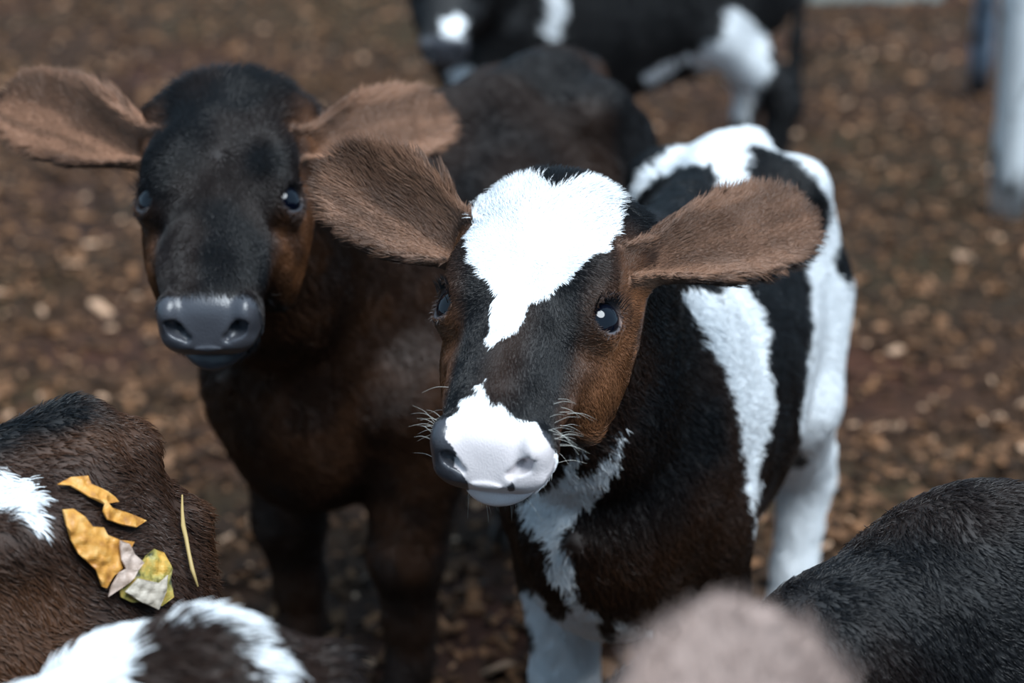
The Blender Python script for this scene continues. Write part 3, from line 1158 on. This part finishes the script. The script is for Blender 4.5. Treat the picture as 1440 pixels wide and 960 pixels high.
def scrap(name, label, cat, zoompts, mat, lift, group=None):
    from mathutils.geometry import delaunay_2d_cdt
    poly = np.array([(60 + x * .25, 640 + y * .25) for x, y in zoompts])
    lo, hi = poly.min(0), poly.max(0)
    gx, gy = np.meshgrid(np.arange(lo[0], hi[0], 3.2), np.arange(lo[1], hi[1], 3.2))
    g = np.stack([gx.ravel(), gy.ravel()], 1) + R.uniform(-.6, .6, (gx.size, 2))
    g = g[in_poly(g, poly)]
    pts = np.concatenate([poly, g])
    n = len(poly)
    vo, _, fo, *_ = delaunay_2d_cdt([Vector(p) for p in pts], [(i, (i + 1) % n) for i in range(n)], [], 1, 1e-4)
    uv = np.array([v[:] for v in vo])
    P, Nn = hit(brown_calf, uv)
    mN = norm(Nn.mean(0))
    P = P + mN * (lift + .0035 * (noise(P, 60) - .5)[:, None] + .004 * (noise(P + 4, 180) - .5)[:, None])
    off = P.mean(0)
    th = .0013
    k = len(P)
    V = np.concatenate([P + mN * th / 2, P - mN * th / 2]) - off
    F = [tuple(f) for f in fo] + [tuple(i + k for i in f[::-1]) for f in fo]
    cnt = {}
    for f in fo:
        for i in range(len(f)):
            e = (f[i], f[(i + 1) % len(f)])
            cnt[tuple(sorted(e))] = cnt.get(tuple(sorted(e)), []) + [e]
    for es in cnt.values():
        if len(es) == 1:
            a, b = es[0]
            F.append((b, a, a + k, b + k))
    me = bpy.data.meshes.new(name)
    me.from_pydata(V.tolist(), [], F)
    bm = bmesh.new()
    bm.from_mesh(me)
    bmesh.ops.recalc_face_normals(bm, faces=bm.faces[:])
    bm.to_mesh(me)
    bm.free()
    o = link(name, me, None, mat)
    o.location = Vector(off)
    o['label'] = label
    o['category'] = cat
    o['group'] = 'scraps stuck to the brown calf'
    return o


m_or = scrap_mat('ochre_leaf', [(.30, (.30, .12, .02)), (.5, (.58, .27, .05)), (.72, (.74, .45, .16))], 70)
m_ye = scrap_mat('yellow_green_leaf', [(.36, (.03, .035, .012)), (.47, (.34, .28, .07)), (.62, (.58, .33, .06)), (.8, (.62, .42, .12))], 60)
m_pa = scrap_mat('pale_bark', [(.3, (.30, .21, .16)), (.7, (.60, .47, .40))], 90)
m_gr = scrap_mat('grey_wood', [(.3, (.26, .22, .17)), (.7, (.55, .48, .40))], 90)
scrap('leaf_scrap', 'narrow torn ochre leaf scrap lying above the broad one', 'leaf scrap',
      [(50, 195), (120, 160), (220, 150), (240, 195), (300, 220), (380, 265), (395, 295), (330, 310), (350, 335), (480, 365), (550, 400), (490, 440), (400, 415), (330, 395),
       (300, 350), (310, 310), (230, 270), (180, 230), (120, 205)], m_or, .010)
scrap('leaf_scrap', 'broad ragged ochre leaf scrap stuck to the brown calf', 'leaf scrap',
      [(75, 310), (140, 305), (200, 350), (250, 405), (310, 410), (330, 450), (400, 480), (480, 490), (460, 530), (410, 600), (420, 640), (370, 680), (330, 750), (300, 740),
       (260, 650), (210, 600), (165, 560), (130, 480), (100, 400)], m_or, .010)
scrap('leaf_scrap', 'mottled yellow-green leaf scrap under the grey wood flake', 'leaf scrap',
      [(480, 660), (540, 580), (590, 530), (640, 550), (695, 640), (690, 700), (700, 800), (640, 850), (560, 830), (470, 830), (410, 800), (400, 760)], m_ye, .009)
scrap('bark_flake', 'pale pinkish bark flake on the broad ochre leaf scrap', 'bark flake',
      [(380, 480), (430, 500), (470, 560), (520, 605), (480, 650), (460, 690), (430, 720), (320, 795), (340, 730), (380, 660), (420, 640), (395, 590)], m_pa, .015)
scrap('wood_flake', 'square grey wood flake on the yellow-green leaf scrap', 'wood flake',
      [(410, 765), (480, 690), (600, 715), (650, 670), (640, 760), (595, 865), (500, 825)], m_gr, .015)
SP, SN = hit(brown_calf, [(236, 704), (241, 724), (245, 745), (249, 763), (252, 780), (256, 806), (260, 832)])
SP = SP + norm(SN.mean(0)) * np.array([.016, .012, .010, .010, .010, .011, .014])[:, None]
st = tube('straw_stalk', SP, [.0008, .0016, .0022, .0020, .0018, .0020, .0010], simple('dry_straw', (.42, .30, .12), .55), seg=8)
st['label'] = 'dry straw stalk clinging upright to the brown calf beside the leaf scraps'
st['category'] = 'straw'
